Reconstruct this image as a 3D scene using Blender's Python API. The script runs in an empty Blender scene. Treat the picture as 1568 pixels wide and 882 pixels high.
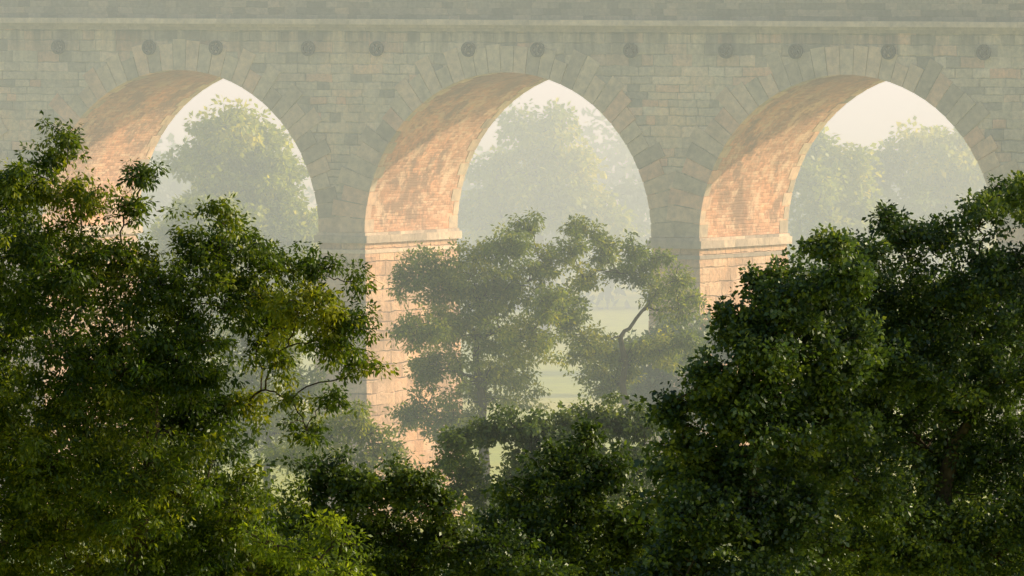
import bpy, math, numpy as np
from mathutils import Vector, Matrix
scene=bpy.context.scene
col=scene.collection
TH=math.radians(28.4)

# ---------------------------------------------------------------- helpers
def link(o,parent=None):
    col.objects.link(o)
    if parent: o.parent=parent
    return o
def empty(name,loc=(0,0,0)):
    e=bpy.data.objects.new(name,None); e.location=loc; return link(e)

class NT:
    def __init__(s,mat):
        mat.use_nodes=True; s.t=mat.node_tree; s.t.nodes.clear(); s.mat=mat
    def n(s,typ,**kw):
        nd=s.t.nodes.new(typ)
        for k,v in kw.items(): setattr(nd,k,v)
        return nd
    def l(s,a,b): s.t.links.new(a,b)
    def put(s,inp,v):
        if hasattr(v,'is_output') or isinstance(v,bpy.types.NodeSocket): s.l(v,inp)
        else: inp.default_value=v
    def m(s,op,a,b=0.0,c=None,clamp=False):
        nd=s.n('ShaderNodeMath',operation=op); nd.use_clamp=clamp
        s.put(nd.inputs[0],a); s.put(nd.inputs[1],b)
        if c is not None: s.put(nd.inputs[2],c)
        return nd.outputs[0]
    def mix(s,f,a,b,bt='MIX'):
        nd=s.n('ShaderNodeMix',data_type='RGBA',blend_type=bt)
        s.put(nd.inputs[0],f); s.put(nd.inputs[6],a); s.put(nd.inputs[7],b)
        return nd.outputs[2]
    def noise(s,vec,scale,detail=3,rough=0.55):
        nd=s.n('ShaderNodeTexNoise'); nd.inputs['Scale'].default_value=scale
        nd.inputs['Detail'].default_value=detail; nd.inputs['Roughness'].default_value=rough
        if vec is not None: s.l(vec,nd.inputs['Vector'])
        return nd.outputs['Fac']
    def ramp(s,f,stops,interp='LINEAR'):
        nd=s.n('ShaderNodeValToRGB'); r=nd.color_ramp; r.interpolation=interp
        while len(r.elements)<len(stops): r.elements.new(0.5)
        for e,(p,c) in zip(r.elements,stops):
            e.position=p; e.color=(*c,1) if len(c)==3 else c
        s.l(f,nd.inputs[0]); return nd.outputs[0]

def masonry(name,bh,bw,palette,mortar,msize,stain=None,patch=None,bump=0.5,wvar=0.5,mfac=0.8,pf=0.75,crown_shade=None):
    mat=bpy.data.materials.new(name); t=NT(mat)
    uv=t.n('ShaderNodeUVMap'); uv.uv_map='UVMap'
    sp=t.n('ShaderNodeSeparateXYZ'); t.l(uv.outputs[0],sp.inputs[0])
    geo=t.n('ShaderNodeTexCoord').outputs['Object']
    wob=t.noise(geo,1.3,2)
    v=t.m('ADD',sp.outputs[1],t.m('MULTIPLY',t.m('SUBTRACT',wob,0.5),bh*0.4))
    vv=t.m('ADD',t.m('DIVIDE',v,bh),t.m('MULTIPLY',t.m('SINE',t.m('MULTIPLY',v,1.9/bh*0.37)),0.33))
    row=t.m('FLOOR',vv)
    w1=t.n('ShaderNodeTexWhiteNoise',noise_dimensions='1D'); t.l(row,w1.inputs['W'])
    w2=t.n('ShaderNodeTexWhiteNoise',noise_dimensions='1D'); t.l(t.m('ADD',row,71.3),w2.inputs['W'])
    wid=t.m('MULTIPLY',t.m('ADD',t.m('MULTIPLY',w2.outputs[0],wvar),1.0-wvar*0.5),bw)
    x=t.m('ADD',t.m('DIVIDE',sp.outputs[0],wid),t.m('MULTIPLY',w1.outputs[0],17.0))
    x=t.m('ADD',x,t.m('MULTIPLY',t.m('SINE',t.m('MULTIPLY',x,1.7)),0.25))
    cl=t.m('FLOOR',x)
    cmb=t.n('ShaderNodeCombineXYZ'); t.l(cl,cmb.inputs[0]); t.l(row,cmb.inputs[1])
    wn=t.n('ShaderNodeTexWhiteNoise',noise_dimensions='2D'); t.l(cmb.outputs[0],wn.inputs['Vector'])
    base=t.ramp(wn.outputs['Value'],palette)
    fx=t.m('FRACT',x); fy=t.m('FRACT',vv)
    ex=t.m('MULTIPLY',t.m('MINIMUM',fx,t.m('SUBTRACT',1.0,fx)),bw)
    ey=t.m('MULTIPLY',t.m('MINIMUM',fy,t.m('SUBTRACT',1.0,fy)),bh)
    e=t.m('MINIMUM',ex,ey)
    mm=t.m('SUBTRACT',1.0,t.m('DIVIDE',e,msize,clamp=True),clamp=True)
    # weathering makes the joints come and go
    mm=t.m('MULTIPLY',mm,t.ramp(t.noise(geo,0.9,4,0.6),[(0.38,(0.15,0.15,0.15)),(0.58,(1,1,1))]))
    big=t.noise(geo,0.35,5,0.62); fine=t.noise(geo,6,4,0.65)
    c=t.mix(t.m('MULTIPLY',mm,mfac),base,(*mortar,1))
    c=t.mix(0.6,c,t.ramp(fine,[(0.3,(0.55,0.55,0.55)),(0.7,(1.35,1.35,1.35))]),'MULTIPLY')
    c=t.mix(0.9,c,t.ramp(big,[(0.3,(0.62,0.64,0.66)),(0.5,(1,1,1)),(0.7,(1.28,1.10,0.95))]),'MULTIPLY')
    if stain:
        mp=t.n('ShaderNodeMapping'); t.l(geo,mp.inputs[0]); mp.inputs['Scale'].default_value=(1.2,1.2,0.12)
        st=t.noise(mp.outputs[0],1.0,4,0.6)
        z=t.m('SUBTRACT',sp.outputs[1],stain[0]); 
        g=t.m('DIVIDE',z,stain[1],clamp=True)
        f=t.m('MULTIPLY',t.m('ADD',t.m('MULTIPLY',g,0.8),0.12),t.ramp(st,[(0.36,(0,0,0)),(0.60,(1,1,1))]),clamp=True)
        c=t.mix(f,c,(0.10,0.098,0.085,1))
    if patch:
        p1=t.noise(geo,0.55,6,0.7)
        c=t.mix(t.ramp(p1,[(0.52,(0,0,0)),(0.6,(pf,pf,pf))]),c,(*patch[0],1))
        mp=t.n('ShaderNodeMapping'); t.l(geo,mp.inputs[0]); mp.inputs['Location'].default_value=(31,7,3)
        p2=t.noise(mp.outputs[0],0.8,6,0.72)
        c=t.mix(t.ramp(p2,[(0.54,(0,0,0)),(0.63,(pf,pf,pf))]),c,(*patch[1],1))
    if crown_shade:
        # shade along the top of the barrel, painted into the brick colour
        dd=t.m('ABSOLUTE',t.m('SUBTRACT',sp.outputs[1],crown_shade[0]))
        g=t.m('SUBTRACT',1.0,t.m('DIVIDE',t.m('ADD',dd,t.m('MULTIPLY',t.m('SUBTRACT',t.noise(geo,1.1,5,0.65),0.5),3.5)),crown_shade[1]),clamp=True)
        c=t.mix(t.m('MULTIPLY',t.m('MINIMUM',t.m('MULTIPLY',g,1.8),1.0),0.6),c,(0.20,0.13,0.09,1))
    b=t.n('ShaderNodeBsdfDiffuse'); t.l(c,b.inputs['Color'])
    bp=t.n('ShaderNodeBump'); bp.inputs['Strength'].default_value=bump; bp.inputs['Distance'].default_value=0.05
    t.l(t.m('ADD',t.m('MULTIPLY',mm,-1.0),t.m('MULTIPLY',fine,0.9)),bp.inputs['Height']); t.l(bp.outputs[0],b.inputs['Normal'])
    o=t.n('ShaderNodeOutputMaterial'); t.l(b.outputs[0],o.inputs[0]); return mat

def dressed(name,stops,dark=0.4):
    mat=bpy.data.materials.new(name); t=NT(mat)
    a=t.n('ShaderNodeAttribute'); a.attribute_name='tint'
    geo=t.n('ShaderNodeTexCoord').outputs['Object']
    c=t.ramp(a.outputs['Fac'],stops)
    f=t.noise(geo,3.5,5,0.65); g=t.noise(geo,0.6,4,0.6)
    c=t.mix(0.7,c,t.ramp(f,[(0.3,(0.6,0.6,0.6)),(0.7,(1.3,1.28,1.22))]),'MULTIPLY')
    c=t.mix(t.m('MULTIPLY',t.ramp(g,[(0.5,(0,0,0)),(0.7,(1,1,1))]),dark),c,(0.12,0.115,0.095,1))
    b=t.n('ShaderNodeBsdfDiffuse'); t.l(c,b.inputs['Color'])
    bp=t.n('ShaderNodeBump'); bp.inputs['Strength'].default_value=0.5; bp.inputs['Distance'].default_value=0.03
    t.l(f,bp.inputs['Height']); t.l(bp.outputs[0],b.inputs['Normal'])
    o=t.n('ShaderNodeOutputMaterial'); t.l(b.outputs[0],o.inputs[0]); return mat

class MB:
    def __init__(s): s.v=[];s.f=[];s.uv=[];s.t=[]
    def face(s,pts,uvs=None,tint=0.5):
        i=len(s.v); s.v+=pts; s.f.append(tuple(range(i,i+len(pts))))
        s.uv+= uvs if uvs else [(p[0]+p[1],p[2]) for p in pts]; s.t.append(tint)
    def hexa(s,a,b,tint=0.5):
        s.face(a,None,tint); s.face(b[::-1],None,tint)
        for i in range(4):
            j=(i+1)%4; s.face([a[j],a[i],b[i],b[j]],None,tint)
    def box(s,x0,x1,y0,y1,z0,z1,tint=0.5):
        s.hexa([(x0,y0,z0),(x1,y0,z0),(x1,y0,z1),(x0,y0,z1)],[(x0,y1,z0),(x1,y1,z0),(x1,y1,z1),(x0,y1,z1)],tint)
    def obj(s,name,mat,parent,smooth=False):
        me=bpy.data.meshes.new(name); me.from_pydata(s.v,[],s.f)
        l=me.uv_layers.new(name='UVMap'); l.data.foreach_set('uv',np.array(s.uv,dtype=np.float32).ravel())
        a=me.attributes.new('tint','FLOAT','FACE'); a.data.foreach_set('value',np.array(s.t,dtype=np.float32))
        me.materials.append(mat)
        if smooth: me.polygons.foreach_set('use_smooth',[True]*len(s.f))
        o=bpy.data.objects.new(name,me); return link(o,parent)

# ---------------------------------------------------------------- camera
cam=bpy.data.cameras.new('camera'); co=bpy.data.objects.new('camera',cam); link(co); scene.camera=co
co.location=(0,0,32); co.rotation_euler=(math.radians(90-2.0),0,0)
cam.sensor_width=36; cam.lens=36*15384/1568; cam.clip_start=1; cam.clip_end=20000

# ---------------------------------------------------------------- light
az=math.radians(20); el=math.radians(24)
S=Vector((math.cos(el)*math.cos(az),math.cos(el)*math.sin(az),math.sin(el)))
sl=bpy.data.lights.new('sun','SUN'); sl.energy=5.0; sl.angle=math.radians(0.6); sl.color=(1.0,0.83,0.56)
so=link(bpy.data.objects.new('sun',sl)); so.rotation_euler=S.to_track_quat('Z','Y').to_euler(); so.location=(100,300,100)
w=bpy.data.worlds.new('World'); scene.world=w; w.use_nodes=True
nt=w.node_tree; bg=nt.nodes['Background']; sky=nt.nodes.new('ShaderNodeTexSky'); sky.sky_type='NISHITA'
sky.sun_disc=False; sky.sun_elevation=el; sky.sun_rotation=math.pi/2-az; sky.dust_density=4.0; sky.air_density=1.0
nt.links.new(sky.outputs[0],bg.inputs[0]); bg.inputs[1].default_value=0.15
scene.view_settings.view_transform='Standard'; scene.view_settings.look='None'; scene.view_settings.exposure=0

# ---------------------------------------------------------------- ground
def ss(a,b,x):
    t=np.clip((x-a)/(b-a),0,1); return t*t*(3-2*t)
def gh(X,Y):
    X=np.asarray(X,float);Y=np.asarray(Y,float)
    z=30.3-0.1*np.clip(Y,0,None); z=np.maximum(z,8.0)
    z=z+ 0.5*np.sin(X*0.021+1)*np.cos(Y*0.017)*ss(60,250,Y)
    z=z+ 55*ss(1500,4500,Y)*(1+0.3*np.sin(X*0.0016+.4))
    z=z+ 22*ss(120,900,np.abs(X))*ss(250,600,Y)
    return z
ys=np.concatenate([np.linspace(-400,0,9)[:-1],np.linspace(0,1000,101)[:-1],np.linspace(1000,9000,60)])
xs=np.concatenate([np.linspace(-5000,-300,24)[:-1],np.linspace(-300,300,61)[:-1],np.linspace(300,5000,24)])
XX,YY=np.meshgrid(xs,ys); ZZ=gh(XX,YY)
V=np.stack([XX,YY,ZZ],-1).reshape(-1,3); nx=len(xs); ny=len(ys)
F=[(j*nx+i,j*nx+i+1,(j+1)*nx+i+1,(j+1)*nx+i) for j in range(ny-1) for i in range(nx-1)]
me=bpy.data.meshes.new('ground'); me.from_pydata(V.tolist(),[],F); me.polygons.foreach_set('use_smooth',[True]*len(F))
gm=bpy.data.materials.new('meadow_grass'); t=NT(gm); g=t.n('ShaderNodeTexCoord').outputs['Object']
c=t.ramp(t.noise(g,0.03,5,0.6),[(0.3,(0.28,0.36,0.035)),(0.5,(0.42,0.48,0.045)),(0.7,(0.54,0.50,0.08))])
c=t.mix(0.6,c,t.ramp(t.noise(g,1.5,4,0.7),[(0.3,(0.6,0.6,0.6)),(0.7,(1.3,1.3,1.3))]),'MULTIPLY')
b=t.n('ShaderNodeBsdfDiffuse'); t.l(c,b.inputs[0]); o=t.n('ShaderNodeOutputMaterial'); t.l(b.outputs[0],o.inputs[0])
me.materials.append(gm); link(bpy.data.objects.new('ground',me))

# ---------------------------------------------------------------- mist (scattering volume over the valley; the small
# emission term stands for the light scattered more than once inside the mist)
mb=MB(); mb.box(-2500,2500,298,7000,-5,34)
mm=bpy.data.materials.new('valley_mist'); t=NT(mm)
SIG=0.0038
vs=t.n('ShaderNodeVolumeScatter'); vs.inputs['Color'].default_value=(0.76,0.88,0.80,1); vs.inputs['Density'].default_value=SIG; vs.inputs['Anisotropy'].default_value=0.2
em=t.n('ShaderNodeEmission'); em.inputs[0].default_value=(0.90,1.0,0.84,1); em.inputs[1].default_value=SIG*0.19
ad=t.n('ShaderNodeAddShader'); t.l(vs.outputs[0],ad.inputs[0]); t.l(em.outputs[0],ad.inputs[1])
o=t.n('ShaderNodeOutputMaterial'); t.l(ad.outputs[0],o.inputs['Volume'])
mb.obj('mist',mm,None)

# ---------------------------------------------------------------- viaduct
via=empty('stone_viaduct',(-0.18,400,0)); via.rotation_euler=(0,0,-TH)
ashlar=masonry('ashlar_stone',0.36,0.85,[(0.0,(0.36,0.33,0.27)),(0.2,(0.60,0.52,0.40)),(0.5,(0.70,0.60,0.44)),(0.72,(0.74,0.62,0.46)),(0.86,(0.80,0.52,0.36)),(1.0,(0.82,0.71,0.54))],(0.26,0.22,0.17),0.034,stain=(26.9,1.3),wvar=0.8,bump=0.7,mfac=0.9)
pierm=masonry('pier_stone',0.46,1.0,[(0.0,(0.44,0.29,0.18)),(0.4,(0.64,0.43,0.27)),(0.7,(0.68,0.46,0.29)),(1.0,(0.74,0.54,0.36))],(0.20,0.14,0.09),0.03,patch=((0.38,0.26,0.17),(0.72,0.51,0.35)),bump=1.0)
brick=masonry('soffit_brick',0.12,0.34,[(0.0,(0.52,0.28,0.16)),(0.4,(0.70,0.40,0.24)),(0.75,(0.76,0.45,0.28)),(1.0,(0.80,0.56,0.38))],(0.56,0.40,0.27),0.012,patch=((0.33,0.21,0.14),(0.82,0.61,0.43)),bump=0.7,pf=0.9,crown_shade=(10.2,4.4))
vous=dressed('voussoir_stone',[(0.0,(0.42,0.36,0.28)),(0.4,(0.64,0.54,0.40)),(0.8,(0.76,0.57,0.41)),(1.0,(0.80,0.52,0.36))],0.4)
trim=dressed('trim_stone',[(0.0,(0.38,0.33,0.27)),(1.0,(0.76,0.62,0.47))],0.35)
parm=masonry('parapet_stone',0.30,0.9,[(0.0,(0.17,0.155,0.13)),(0.5,(0.29,0.26,0.205)),(1.0,(0.42,0.345,0.26))],(0.13,0.12,0.10),0.02,wvar=0.8)
R=6.5; PITCH=15.1; DEP=7.65; ZS=20.14; ZT=28.25; K=range(-5,6); HP=(PITCH-2*R)/2
rng=np.random.default_rng(5)
sp=MB(); sf=MB(); vo=MB(); im=MB(); pi=MB()
NA=64
for k in K:
    c0=k*PITCH
    pts=[(c0-R*math.cos(math.pi*i/NA),ZS+R*math.sin(math.pi*i/NA)) for i in range(NA+1)]
    for (wy,fl) in ((0.0,False),(DEP,True)):
        for i in range(NA):
            a,b=pts[i],pts[i+1]
            q=[(a[0],wy,a[1]),(b[0],wy,b[1]),(b[0],wy,ZT),(a[0],wy,ZT)]
            if fl: q=q[::-1]
            sp.face(q,[(p[0],p[2]) for p in q])
        q=[(c0+R,wy,ZS),(c0+R+2*HP,wy,ZS),(c0+R+2*HP,wy,ZT),(c0+R,wy,ZT)]
        if fl: q=q[::-1]
        sp.face(q,[(p[0],p[2]) for p in q])
    NW=10
    for i in range(NA):
        for j in range(NW):
            a,b=pts[i],pts[i+1]; w0=DEP*j/NW; w1=DEP*(j+1)/NW
            s0=math.pi*R*i/NA; s1=math.pi*R*(i+1)/NA
            sf.face([(a[0],w0,a[1]),(a[0],w1,a[1]),(b[0],w1,b[1]),(b[0],w0,b[1])],[(w0,s0),(w1,s0),(w1,s1),(w0,s1)])
    NV=37
    for side in (0,1):
        for i in range(NV):
            a0=math.pi*(i+0.035)/NV; a1=math.pi*(i+0.965)/NV
            r0=R-0.015; r1=R+rng.choice([0.8,1.0,1.25,1.5])+rng.uniform(-.06,.06)
            if abs(i-NV//2)<=3: r1=R+rng.uniform(1.0,1.25)
            dp=0.38 if i%2 else 0.68
            y0,y1=(-0.03-rng.uniform(0,.04),dp) if side==0 else (DEP-dp,DEP+0.05)
            def P(r,a,y): return (c0-r*math.cos(a),y,ZS+r*math.sin(a))
            A=[P(r0,a1,y0),P(r1,a1,y0),P(r1,a0,y0),P(r0,a0,y0)]; B=[P(r0,a1,y1),P(r1,a1,y1),P(r1,a0,y1),P(r0,a0,y1)]
            vo.hexa(A,B,rng.random())
for k in list(K)+[6]:
    uc=k*PITCH-PITCH/2
    def ring(z):
        g=(19.72-z)*0.022; return [(uc-HP-g,-g,z),(uc+HP+g,-g,z),(uc+HP+g,DEP+g,z),(uc-HP-g,DEP+g,z)]
    zz=[3.0,8,12,16,19.72]
    for z0,z1 in zip(zz[:-1],zz[1:]):
        a=ring(z0); b=ring(z1)
        for i in range(4):
            j=(i+1)%4; q=[a[i],a[j],b[j],b[i]]
            pi.face(q,[((p[0] if i in(0,2) else p[1]),p[2]) for p in q])
    n=8
    for s in range(n):
        y0=-0.16+ (DEP+0.32)*s/n; y1=-0.16+(DEP+0.32)*(s+1)/n-0.01
        im.box(uc-HP-0.16,uc+HP+0.16,y0,y1,19.72,20.02,rng.random())
        im.box(uc-HP-0.07,uc+HP+0.07,y0+0.05 if s==0 else y0,y1-0.05 if s==n-1 else y1,20.02,20.139,rng.random())
    im.box(uc-HP-0.05,uc+HP+0.05,-0.06,DEP+0.06,19.30,19.45,rng.random())
    z=4.0; alt=0
    while z<19.1:
        h=0.46; g=(19.72-z)*0.022+0.03
        for sx in (-1,1):
            for sy in (0,1):
                lw,lh=((0.75,0.42) if alt else (0.45,0.85))
                x1=uc+sx*(HP+g); x0=x1-sx*lw*0.9
                y0=(-g) if sy==0 else DEP+g; y1=y0+(lh if sy==0 else -lh)
                pi.box(min(x0,x1),max(x0,x1),min(y0,y1),max(y0,y1),z,z+h-0.025)
        z+=h; alt=1-alt
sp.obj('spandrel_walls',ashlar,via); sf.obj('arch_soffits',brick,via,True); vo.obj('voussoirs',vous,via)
im.obj('imposts',trim,via); pi.obj('piers',pierm,via)
U0=-5.5*PITCH-1.05; U1=5.5*PITCH+1.05
dk=MB(); dk.box(U0,U1,0.5,DEP-0.5,28.2,28.9); dk.obj('track_bed',parm,via)
ab=MB()
ab.box(U0-30,U0+0.9,-0.4,DEP+0.4,0,28.245); ab.box(U1-0.9,U1+30,-0.4,DEP+0.4,0,28.245); ab.obj('abutments',ashlar,via)
co_=MB(); pa=MB()
for side in (0,1):
    sg=-1 if side==0 else 1; yb=0 if side==0 else DEP
    def yy(a,b): 
        p,q=yb+sg*a,yb-sg*b; return min(p,q),max(p,q)
    u=U0-30
    while u<U1+30:
        L=rng.uniform(0.9,1.5)
        y0,y1=yy(0.16,0.4); co_.box(u,u+L-0.015,y0,y1,28.25,28.38,rng.random()*0.3)
        y0,y1=yy(0.30,0.4); co_.box(u+.2,u+.2+L-0.012,y0,y1,28.382,28.50,rng.random()*0.4)
        y0,y1=yy(0.50+rng.uniform(0,.01),0.4); co_.box(u+.4,u+.4+L-0.012,y0,y1,28.502,28.72+rng.uniform(-.01,.01),0.6+rng.random()*0.4)
        y0,y1=yy(0.12,0.42); co_.box(u+.3,u+.3+L-0.012,y0,y1,29.9,30.12,rng.random())
        u+=L
    y0,y1=yy(0.02,0.38); pa.box(U0-30,U1+30,y0,y1,28.70,29.9)
    y0,y1=yy(0.10,0.36); pa.box(U0-30,U1+30,y0,y1,28.698,28.98)
co_.obj('cornice',trim,via); pa.obj('parapet',parm,via)
im_=bpy.data.materials.new('rusted_iron'); t=NT(im_); b=t.n('ShaderNodeBsdfPrincipled'); b.inputs['Roughness'].default_value=0.8
t.l(t.ramp(t.noise(None,14,4),[(0.3,(0.02,0.018,0.016)),(0.7,(0.05,0.037,0.03))]),b.inputs['Base Color'])
o=t.n('ShaderNodeOutputMaterial'); t.l(b.outputs[0],o.inputs[0])
tp=MB()
for u in [-55.3,-51.1,-43.5,-39.3,-35.9,-28.4,-24.2,-20.78,-16.49,-13.36,-9.08,-5.92,-1.72,1.41,5.58,9.81,12.89,16.94,21.06,24.6,28.4,32.2,36.5,43.5,51.1]:
    zc=27.53
    for yf,sg in ((0,-1),(DEP,1)):
        y0=yf+sg*0.02; y1=yf+sg*0.16; y0,y1=min(y0,y1),max(y0,y1)
        n=20
        def Q(r,a,y): return (u+r*math.cos(a),y,zc+r*math.sin(a))
        for i in range(n):
            a0=2*math.pi*i/n;a1=2*math.pi*(i+1)/n
            tp.hexa([Q(.21,a0,y0),Q(.3,a0,y0),Q(.3,a1,y0),Q(.21,a1,y0)],[Q(.21,a0,y1),Q(.3,a0,y1),Q(.3,a1,y1),Q(.21,a1,y1)])
            tp.hexa([Q(.0,a0,y0),Q(.09,a0,y0),Q(.09,a1,y0),Q(.0,a1,y0)],[Q(.0,a0,y1+sg*.03),Q(.09,a0,y1+sg*.03),Q(.09,a1,y1+sg*.03),Q(.0,a1,y1+sg*.03)])
        for s in range(4):
            a=math.pi*s/2+0.78; dx,dz=math.cos(a),math.sin(a); px,pz=-dz*0.04,dx*0.04
            e=[(u+dx*r+q*px,0,zc+dz*r+q*pz) for r,q in((.06,-1),(.23,-1),(.23,1),(.06,1))]
            tp.hexa([(p[0],y0+.005,p[2]) for p in e],[(p[0],y1-.01,p[2]) for p in e])
tp.obj('tie_plates',im_,via)

# ---------------------------------------------------------------- trees
def leafmat(name,stops,trans=0.4,tcol=(1.35,1.3,0.45),gloss=0.08):
    mat=bpy.data.materials.new(name); t=NT(mat)
    a=t.n('ShaderNodeAttribute'); a.attribute_name='tint'
    c=t.ramp(a.outputs['Fac'],stops)
    d=t.n('ShaderNodeBsdfDiffuse'); t.l(c,d.inputs['Color'])
    gl=t.n('ShaderNodeBsdfGlossy'); gl.inputs['Roughness'].default_value=0.42; gl.inputs['Color'].default_value=(0.55,0.6,0.55,1)
    m0=t.n('ShaderNodeMixShader'); m0.inputs[0].default_value=gloss; t.l(d.outputs[0],m0.inputs[1]); t.l(gl.outputs[0],m0.inputs[2])
    tr=t.n('ShaderNodeBsdfTranslucent'); t.l(t.mix(1.0,c,(*tcol,1),'MULTIPLY'),tr.inputs[0])
    m=t.n('ShaderNodeMixShader'); m.inputs[0].default_value=trans; t.l(m0.outputs[0],m.inputs[1]); t.l(tr.outputs[0],m.inputs[2])
    o=t.n('ShaderNodeOutputMaterial'); t.l(m.outputs[0],o.inputs[0]); return mat
def barkmat(name,c0,c1):
    mat=bpy.data.materials.new(name); t=NT(mat); g=t.n('ShaderNodeTexCoord').outputs['Object']
    b=t.n('ShaderNodeBsdfDiffuse'); t.l(t.ramp(t.noise(g,9,4),[(0.3,c0),(0.7,c1)]),b.inputs[0])
    o=t.n('ShaderNodeOutputMaterial'); t.l(b.outputs[0],o.inputs[0]); return mat
L_ASH=leafmat('ash_leaves',[(0,(0.024,0.052,0.006)),(0.4,(0.062,0.108,0.010)),(0.75,(0.14,0.185,0.016)),(1,(0.27,0.29,0.026))],0.5)
L_OAK=leafmat('oak_leaves',[(0,(0.024,0.052,0.018)),(0.5,(0.062,0.112,0.031)),(0.8,(0.125,0.185,0.042)),(1,(0.21,0.26,0.05))],0.38,gloss=0.12)
L_DARK=leafmat('hawthorn_leaves',[(0,(0.025,0.05,0.011)),(0.5,(0.055,0.095,0.016)),(1,(0.14,0.19,0.03))],0.4)
L_BRI=leafmat('elder_leaves',[(0,(0.07,0.115,0.012)),(0.5,(0.15,0.22,0.018)),(1,(0.28,0.34,0.025))],0.5)
L_MID=leafmat('mid_leaves',[(0,(0.07,0.115,0.016)),(0.5,(0.17,0.23,0.026)),(1,(0.42,0.41,0.05))],0.5)
L_BAND=leafmat('hazel_leaves',[(0,(0.05,0.09,0.022)),(0.5,(0.10,0.155,0.036)),(1,(0.21,0.26,0.05))],0.4)
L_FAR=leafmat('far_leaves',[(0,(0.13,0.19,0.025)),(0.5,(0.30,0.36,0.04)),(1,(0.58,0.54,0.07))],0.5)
BARK=barkmat('bark',(0.035,0.03,0.022),(0.09,0.075,0.055))

def tree(name,base,lobes,lm,seed,leaf=0.14,asp=0.5,tuft=0.30,nleaf=40,dens=50,trunk=0.28,droop=0.3,limb=0.10,twig=0.03,jit=1.0,flat=0.75,shell=0.45):
    """lobes: (x,y,z,r[,density factor]) in world metres"""
    rg=np.random.default_rng(seed)
    bx,by=base; bz=float(gh(bx,by))-0.3
    C=np.array([l[:3] for l in lobes],float); Rr=np.array([l[3] for l in lobes],float)
    Dn=np.array([l[4] if len(l)>4 else 1.0 for l in lobes])
    V=[];F=[];off=0
    def tube(P,Rd,sides):
        nonlocal off
        P=np.asarray(P);T=np.gradient(P,axis=0);T/=np.linalg.norm(T,axis=1,keepdims=True)+1e-9
        ref=np.array([0.3,0.9,0.2]) ; A=np.cross(T,ref);A/=np.linalg.norm(A,axis=1,keepdims=True)+1e-9
        B=np.cross(T,A); an=np.arange(sides)*2*np.pi/sides
        vv=P[:,None]+ (A[:,None]*np.cos(an)[None,:,None]+B[:,None]*np.sin(an)[None,:,None])*np.asarray(Rd)[:,None,None]
        V.append(vv.reshape(-1,3)); n=len(P)
        i,j=np.meshgrid(np.arange(n-1),np.arange(sides),indexing='ij'); jn=(j+1)%sides
        F.append(np.stack([i*sides+j,i*sides+jn,(i+1)*sides+jn,(i+1)*sides+j],-1).reshape(-1,4)+off); off+=len(P)*sides
    def path(p0,p1,n,wob,arch):
        s=np.linspace(0,1,n)[:,None]; d=np.linalg.norm(p1-p0)
        P=p0*(1-s)+p1*s
        w=rg.normal(0,1,(n,3)); w=np.cumsum(w,0); w-=w[0]+(w[-1]-w[0])*s
        return P+w*wob*d/np.sqrt(n)+np.array([0,0,1])*(arch*d*np.sin(np.pi*s))
    top=C[:,2].max(); cen=C.mean(0)
    tp1=np.array([bx*0.4+cen[0]*0.6,by*0.4+cen[1]*0.6,bz+(top-bz)*0.72])
    P=path(np.array([bx,by,bz]),tp1,14,0.035,0.0); rd=np.linspace(trunk,trunk*0.35,14); rd[0]*=1.4
    tube(P,rd,9)
    NB=np.zeros((20000,3)); RB=np.zeros(20000); cnt=0
    def addn(p,r):
        nonlocal cnt
        k=len(p); NB[cnt:cnt+k]=p; RB[cnt:cnt+k]=r; cnt+=k
    addn(P[4:],rd[4:])
    order=np.argsort(np.linalg.norm(C-tp1,axis=1))
    def attach(tgt,n,r0lim,r1,wob,arch,sides,pen):
        NN=NB[:cnt]; rr=RB[:cnt]; d=tgt-NN; dist=np.linalg.norm(d,axis=1)
        cost=dist+pen*np.clip(-d[:,2],0,None)+0.006/np.maximum(rr,.01)
        i=int(np.argmin(np.where(dist>0.12,cost,1e9))); r0=min(rr[i]*0.8,r0lim)
        P=path(NN[i].copy(),tgt,n,wob,arch); rd=np.linspace(r0,min(r1,r0),n)
        tube(P,rd,sides); addn(P[1:],rd[1:])
        return P
    for i in order: attach(C[i],9,limb*(0.6+0.5*Rr[i]),limb*0.3,0.12,0.06,6,1.2)
    tips=[];tl=[]
    for i in range(len(C)):
        n=max(4,int(dens*Dn[i]*Rr[i]**2)); d=rg.normal(0,1,(n,3)); d/=np.linalg.norm(d,axis=1,keepdims=True)
        r=Rr[i]*(shell+(1-shell)*rg.random(n)**0.6)*(1+0.18*rg.normal(0,1,n)*jit)
        q=rg.normal(0,1,(7,3)); q/=np.linalg.norm(q,axis=1,keepdims=True)
        r*=0.76+0.40*np.clip((d@q.T).max(1),0,1)**6
        p=C[i]+d*r[:,None]*np.array([1.08,1.0,0.88]); tips.append(p); tl.append(np.full(n,i))
    tips=np.concatenate(tips); tl=np.concatenate(tl)
    nb=min(len(tips),900); sel=rg.permutation(len(tips))[:nb]
    ds=np.linalg.norm(tips[sel]-C[tl[sel]],axis=1); sel=sel[np.argsort(ds)]
    ext=[]
    for s in sel:
        P=attach(tips[s],6,twig,0.007 if leaf<0.2 else 0.012,0.12,0.05,4,0.8)
        ext.append(P[3]); 
    ctr=np.concatenate([tips,np.array(ext)]) ; lid=np.concatenate([tl,tl[sel]])
    nt_=len(ctr); lobet=rg.normal(0,0.15,len(C)); tt=lobet[lid]+rg.normal(0,0.18,nt_)
    k=np.maximum(6,(nleaf*rg.uniform(0.5,1.4,nt_)).astype(int)); idx=np.repeat(np.arange(nt_),k); M=len(idx)
    ts=(tuft*rg.uniform(0.6,1.25,nt_))[idx][:,None]
    d=rg.normal(0,1,(M,3)); d/=np.linalg.norm(d,axis=1,keepdims=True)
    pos=ctr[idx]+d*ts*(rg.random((M,1))**0.45)*np.array([1.15,1.0,flat])
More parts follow.
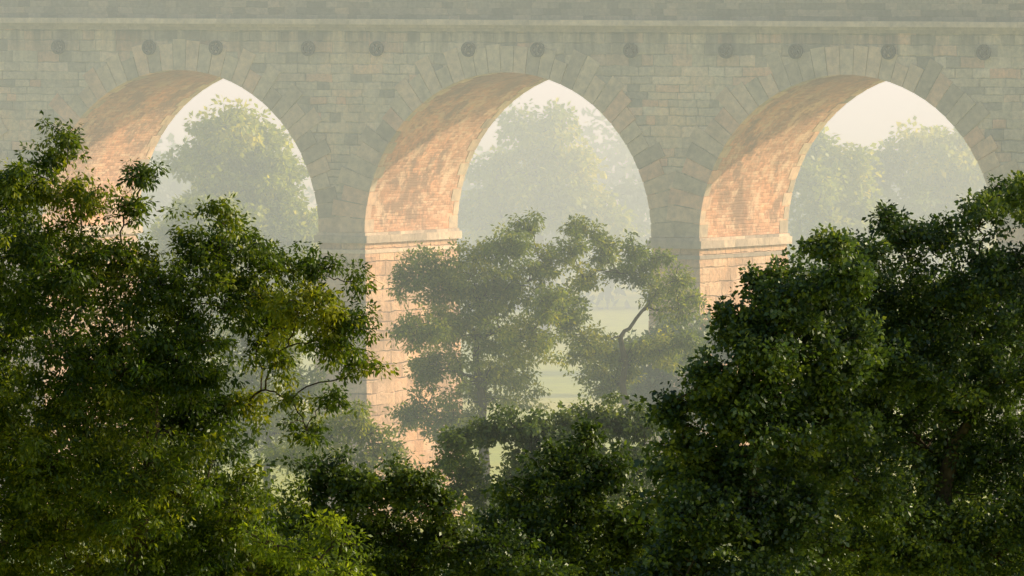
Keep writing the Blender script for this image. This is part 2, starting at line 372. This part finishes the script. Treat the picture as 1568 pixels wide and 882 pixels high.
    dr=d+rg.normal(0,0.5,(M,3))+np.array([0,0,-droop]); dr/=np.linalg.norm(dr,axis=1,keepdims=True)
    nm=rg.normal(0,0.75,(M,3))+np.array([0,0,0.9])+d*0.5; sd=np.cross(dr,nm); sd/=np.linalg.norm(sd,axis=1,keepdims=True)+1e-9
    ln=leaf*rg.uniform(0.6,1.25,(M,1)); wd=ln*asp*rg.uniform(0.8,1.15,(M,1))
    up=np.cross(sd,dr)
    a=pos; b=pos+dr*ln*0.5+sd*wd*0.5; cc=pos+dr*ln+up*ln*-0.12; e=pos+dr*ln*0.5-sd*wd*0.5
    LV=np.stack([a,b,cc,e],1).reshape(-1,3)
    par=empty(name,(bx,by,bz))
    org=np.array([bx,by,bz])
    def mk(nm_,vv,ff,mat,tint=None,smooth=False):
        me=bpy.data.meshes.new(nm_); me.vertices.add(len(vv)); me.vertices.foreach_set('co',(vv-org).astype(np.float32).ravel())
        nf=len(ff); me.loops.add(nf*4); me.loops.foreach_set('vertex_index',ff.astype(np.int32).ravel())
        me.polygons.add(nf); me.polygons.foreach_set('loop_start',np.arange(nf,dtype=np.int32)*4)
        me.update(calc_edges=True)
        if tint is not None:
            at=me.attributes.new('tint','FLOAT','FACE'); at.data.foreach_set('value',tint.astype(np.float32))
        me.materials.append(mat)
        if smooth: me.polygons.foreach_set('use_smooth',np.ones(nf,bool))
        link(bpy.data.objects.new(nm_,me),par)
    mk('trunk_and_limbs',np.concatenate(V),np.concatenate(F),BARK,None,True)
    ti=np.clip(0.45+tt[idx]+rg.normal(0,0.14,M),0,1)
    mk('crown_foliage',LV,np.arange(M*4).reshape(-1,4),lm,ti)
    print(name,M,'leaves',len(tips),'tufts')

def jy(l,Y,s,seed):
    rg=np.random.default_rng(seed); return [(a[0],Y+rg.uniform(-s,s),*a[1:]) for a in l]

# big ash on the left
ash=[(-8.5,28.3,.35),(-8.65,27.8,.45),(-9.3,27.4,.6),(-9.7,26.9,.8),(-8.2,27.1,.65),(-7.0,27.45,.4),(-7.3,26.9,.4),(-8.9,25.8,1.4),(-7.3,25.7,.9),(-5.5,26.75,.4),(-5.9,26.2,.7),(-5.1,26.1,.6),(-6.1,25.2,1.1),
(-4.3,25.8,.55),(-3.6,25.75,.4),(-3.0,25.5,.35,.8),(-3.9,25.0,.75),(-4.9,25.3,.6),(-2.95,24.7,.5),(-3.4,24.3,.5),(-3.0,23.9,.5,.7),(-3.3,23.3,.4,.7),(-4.5,23.9,.5,.6),(-4.7,24.6,.8),(-5.0,23.1,.5,.6),(-4.2,23.2,.4,.5),(-3.9,22.7,.45,.6),
(-7.8,23.9,1.5),(-6.2,24.0,1.1),(-6.0,22.8,1.0),(-8.9,22.2,1.7),(-7,21.7,1.4),(-5.3,21.2,1.0),(-8.5,20.2,1.6),(-6.2,19.9,1.4),(-4.6,19.8,1.0),(-11,26,1.4),(-11,23.5,1.7),(-11,21,1.7)]
tree('ash_tree',(-7.6,191),jy(ash,190,1.4,1),L_ASH,11,leaf=0.115,asp=0.42,tuft=0.22,nleaf=48,dens=84,trunk=0.34,droop=0.6,limb=0.11,twig=0.035,jit=1.2)
tree('ash_tree',(-12,200),jy([(-9,21.5,2),(-11,23,2.2),(-7,21.3,1.8),(-9.5,25,1.6),(-7.3,23.6,1.6),(-5.4,19.9,1.4),(-8,18.5,2)],197,1.5,2),L_DARK,12,leaf=0.15,tuft=0.3,nleaf=34,dens=34,trunk=0.3)
# right: sycamore and oak
syc=[(6.25,25.9,.5),(6.6,25.3,.6),(5.95,25.0,.7),(5.0,25.1,.5),(5.45,24.9,.5),(4.6,24.4,.65),(5.3,24.2,.9),(4.9,23.6,.8),(6.3,23.8,1.1),(3.85,23.3,.5),(3.15,22.65,.45),(4.1,22.7,.8),(4.9,22.6,1.0),(3.4,21.9,.55),(4.2,21.3,.9),(6.0,22.2,1.2),(3.7,20.5,.9),(5.2,20.5,1.2),(3.2,19.4,.9),(4.8,18.9,1.2),(2.4,18.9,.7)]
tree('sycamore_tree',(4.9,199),jy(syc,199,1.2,3),L_OAK,13,leaf=0.115,asp=0.7,tuft=0.22,nleaf=42,dens=88,trunk=0.32,droop=0.1,jit=1.1)
oak=[(10.0,26.8,.6),(9.4,26.5,.5),(8.8,26.0,.6),(10.5,26.8,.7),(8.1,25.8,.6),(7.6,26.35,.4,.8),(7.9,26.1,.4),(7.1,25.6,.6),(7.2,24.8,.9),(6.7,25.0,.7),(8.5,24.6,1.1),(9.8,25.0,1.3),(8.2,23.3,1.1),(9.9,23.0,1.3),(7.0,22.6,1.2),(7.0,23.7,1.0),(8.7,21.6,1.3),(10.1,21.4,1.3),(7.1,21.0,1.2),(8.2,19.8,1.3),(9.9,19.6,1.4),(6.4,19.6,1.2),(11.6,26,1.3),(11.6,23.5,1.5),(11.6,20.5,1.5)]
tree('oak_tree',(9.2,203),jy(oak,202,1.4,4),L_OAK,14,leaf=0.11,asp=0.6,tuft=0.22,nleaf=42,dens=80,trunk=0.42,droop=0.1,jit=1.1)
tree('oak_tree',(8.0,212),jy([(6,21,2),(8.5,23.2,2),(10.5,24,2),(4.5,20.5,1.6),(9,20,2.2)],209,1,5),L_OAK,15,leaf=0.18,asp=0.7,tuft=0.32,nleaf=30,dens=30,trunk=0.35)
# lower foreground bushes
tree('hawthorn_tree',(-2.6,215),jy([(-4,20.6,.6),(-3.3,20.2,.7),(-2.3,20.35,.6),(-1.75,20.1,.55),(-2.8,19.4,1.0),(-1.3,19.2,.8),(-4.3,19.4,1.0),(-.4,18.7,.8),(-2.2,18.4,1.2),(-4,18,1.2),(.5,18.2,.8)],215,.8,6),L_DARK,16,leaf=0.12,asp=0.6,tuft=0.22,nleaf=34,dens=66,trunk=0.18,jit=1.3)
tree('elder_bush',(-3.5,184),jy([(-3.45,21.25,.35),(-3.0,20.9,.4),(-3.8,20.7,.5),(-3.1,20.2,.6),(-4.5,20.9,.4)],184,.5,7),L_BRI,17,leaf=0.12,asp=0.4,tuft=0.22,nleaf=28,dens=50,trunk=0.12,droop=0.2,jit=1.6)
tree('hawthorn_tree',(1.5,231),jy([(1.7,20.45,.5),(1.3,20.0,.6),(2.2,19.7,.7),(.7,19.6,.6),(.2,18.9,.7),(1.4,18.9,1.0),(2.9,18.6,.9),(-.5,18.0,.8),(.8,17.8,1.2),(2.3,17.6,1.1)],230,.8,8),L_DARK,18,leaf=0.13,asp=0.6,tuft=0.24,nleaf=34,dens=66,trunk=0.2,jit=1.3)
rg=np.random.default_rng(9)
tree('undergrowth',(0,238),[(x+rg.uniform(-.4,.4),238+rg.uniform(-1.5,1.5),z+rg.uniform(-.25,.25),1.35) for x in np.arange(-9,12.5,1.5) for z in (15.2,16.9)],L_DARK,41,leaf=0.2,asp=0.65,tuft=0.36,nleaf=26,dens=24,trunk=0.15)
# middle-distance group in front of the viaduct
ma=[(.4,21.9,.6),(.0,21.2,.9),(-1.3,20.7,.9),(-2.9,20.5,.9),(-3.7,19.9,.6),(-2.2,19.7,1.0),(-.9,19.6,1.0),(.3,19.8,1.2),(-3.4,18.3,.9),(-2.3,18.4,.9),(-1.2,18.3,1.3),(.6,18.0,1.2),(1.3,19.2,.8),(-2.7,16.9,1.1),(-3.5,15.3,.8),(-.4,16.4,1.4),(-2.0,15.1,1.1),(1.2,20.7,.7)]
tree('ash_tree',(-1.2,350),jy(ma,350,1.6,9),L_MID,19,leaf=0.17,asp=0.45,tuft=0.30,nleaf=31,dens=42,trunk=0.3,droop=0.5,limb=0.12,twig=0.04,jit=1.3)
mb2=[(2.5,21.8,.6),(2.1,21.0,.7),(3.2,21.0,.8),(4.1,21.2,.6),(5.0,20.7,.7),(5.7,20.0,.6),(4.2,20.2,.7),(5.1,19.6,.6,.8),(2.5,20.1,.7,.8),(1.9,18.9,1.0),(2.6,17.6,1.1),(5.9,18.9,.7,.7),(6.3,19.4,.6,.6),(4.2,17.3,.9),(5.3,17.5,.9),(3.3,16.3,1.0),(6.2,17.9,.7)]
tree('ash_tree',(3.3,352),jy(mb2,352,1.4,10),L_MID,20,leaf=0.17,asp=0.45,tuft=0.30,nleaf=29,dens=40,trunk=0.26,droop=0.4,limb=0.12,twig=0.04,jit=1.3)
tree('hazel_tree',(5.5,372),jy([(4.2,16.4,1.1),(6.0,16.8,1.3),(7.6,17,1.3),(5.2,15,1.6),(7.5,15,1.6)],372,1,31),L_BAND,31,leaf=0.25,asp=0.6,tuft=0.4,nleaf=26,dens=22,trunk=0.2)
tree('hazel_tree',(0.6,310),jy([(-1.8,16.4,.7),(-1.0,16.7,.7),(-.1,16.9,.8),(.8,16.7,.8),(1.6,16.9,.8),(2.6,17.2,.8),(3.4,17.0,.8),(4.1,16.8,.7),(-1.4,15.2,1.1),(.4,15.4,1.2),(2.2,15.6,1.2),(3.8,15.5,1.1),(-.4,14.0,1.3),(1.8,14,1.4)],310,.9,32),L_BAND,32,leaf=0.16,asp=0.6,tuft=0.28,nleaf=30,dens=42,trunk=0.2,jit=1.3)
tree('willow_tree',(-5.2,335),jy([(-5.6,16.0,.8),(-4.8,15.4,.8),(-4.2,14.6,.8),(-6.4,15.4,.8),(-5.4,14.2,1.2),(-3.2,13.8,.9),(-7.4,14.6,1)],335,.9,33),L_MID,33,leaf=0.19,asp=0.4,tuft=0.34,nleaf=28,dens=30,trunk=0.18)
tree('willow_tree',(-8.6,362),jy([(-8.8,17.8,.9),(-8.0,17.0,.9),(-9.8,17.2,1.0),(-7.2,15.8,1.0),(-9.0,15.8,1.4),(-10.6,15.6,1.3),(-8.2,14.2,1.5),(-10.2,14,1.5)],362,1,42),L_MID,42,leaf=0.2,asp=0.42,tuft=0.36,nleaf=28,dens=26,trunk=0.22)
# trees beyond the viaduct
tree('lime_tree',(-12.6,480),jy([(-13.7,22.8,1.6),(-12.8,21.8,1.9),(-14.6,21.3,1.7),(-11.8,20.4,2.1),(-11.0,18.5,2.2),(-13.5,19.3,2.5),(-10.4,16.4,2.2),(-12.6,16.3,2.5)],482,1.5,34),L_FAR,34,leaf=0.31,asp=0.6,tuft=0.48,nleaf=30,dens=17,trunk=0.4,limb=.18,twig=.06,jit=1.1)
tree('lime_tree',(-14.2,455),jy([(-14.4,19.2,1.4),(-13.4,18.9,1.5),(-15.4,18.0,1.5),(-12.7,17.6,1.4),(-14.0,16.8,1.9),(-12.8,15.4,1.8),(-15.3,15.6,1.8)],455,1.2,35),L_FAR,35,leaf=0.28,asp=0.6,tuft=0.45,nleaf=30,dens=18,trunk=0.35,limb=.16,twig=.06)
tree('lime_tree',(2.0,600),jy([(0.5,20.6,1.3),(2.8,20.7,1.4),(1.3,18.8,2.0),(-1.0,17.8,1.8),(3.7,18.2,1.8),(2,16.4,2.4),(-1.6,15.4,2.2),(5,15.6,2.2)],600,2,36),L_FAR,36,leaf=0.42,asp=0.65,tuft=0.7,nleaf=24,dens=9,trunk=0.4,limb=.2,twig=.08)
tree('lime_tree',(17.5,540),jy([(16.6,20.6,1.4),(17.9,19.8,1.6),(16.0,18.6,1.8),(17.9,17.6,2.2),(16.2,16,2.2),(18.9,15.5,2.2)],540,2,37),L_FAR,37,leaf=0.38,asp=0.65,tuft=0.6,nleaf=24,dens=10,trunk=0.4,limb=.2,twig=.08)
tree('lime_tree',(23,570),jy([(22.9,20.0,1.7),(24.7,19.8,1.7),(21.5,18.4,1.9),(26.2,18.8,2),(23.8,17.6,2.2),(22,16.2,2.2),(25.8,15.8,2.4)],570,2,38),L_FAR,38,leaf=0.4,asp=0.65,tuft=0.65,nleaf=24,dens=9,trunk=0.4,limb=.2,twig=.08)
# continuous belt of woodland across the valley (one mass)
rg=np.random.default_rng(77); wl=[]
for i in range(130):
    X=rg.uniform(-70,75); Y=rg.uniform(640,740); h=rg.uniform(6,10)+ (3 if X>4 and X<14 else 0)
    z=float(gh(X,Y)); wl.append((X,Y,z+h-2.6,rg.uniform(2.2,3.2))); wl.append((X+rg.uniform(-1.5,1.5),Y,z+h-5.5,3.0))
tree('distant_woodland',(2,700),wl,L_BAND,40,leaf=0.7,asp=0.7,tuft=1.0,nleaf=14,dens=3.5,trunk=0.3,limb=.1,twig=.08)
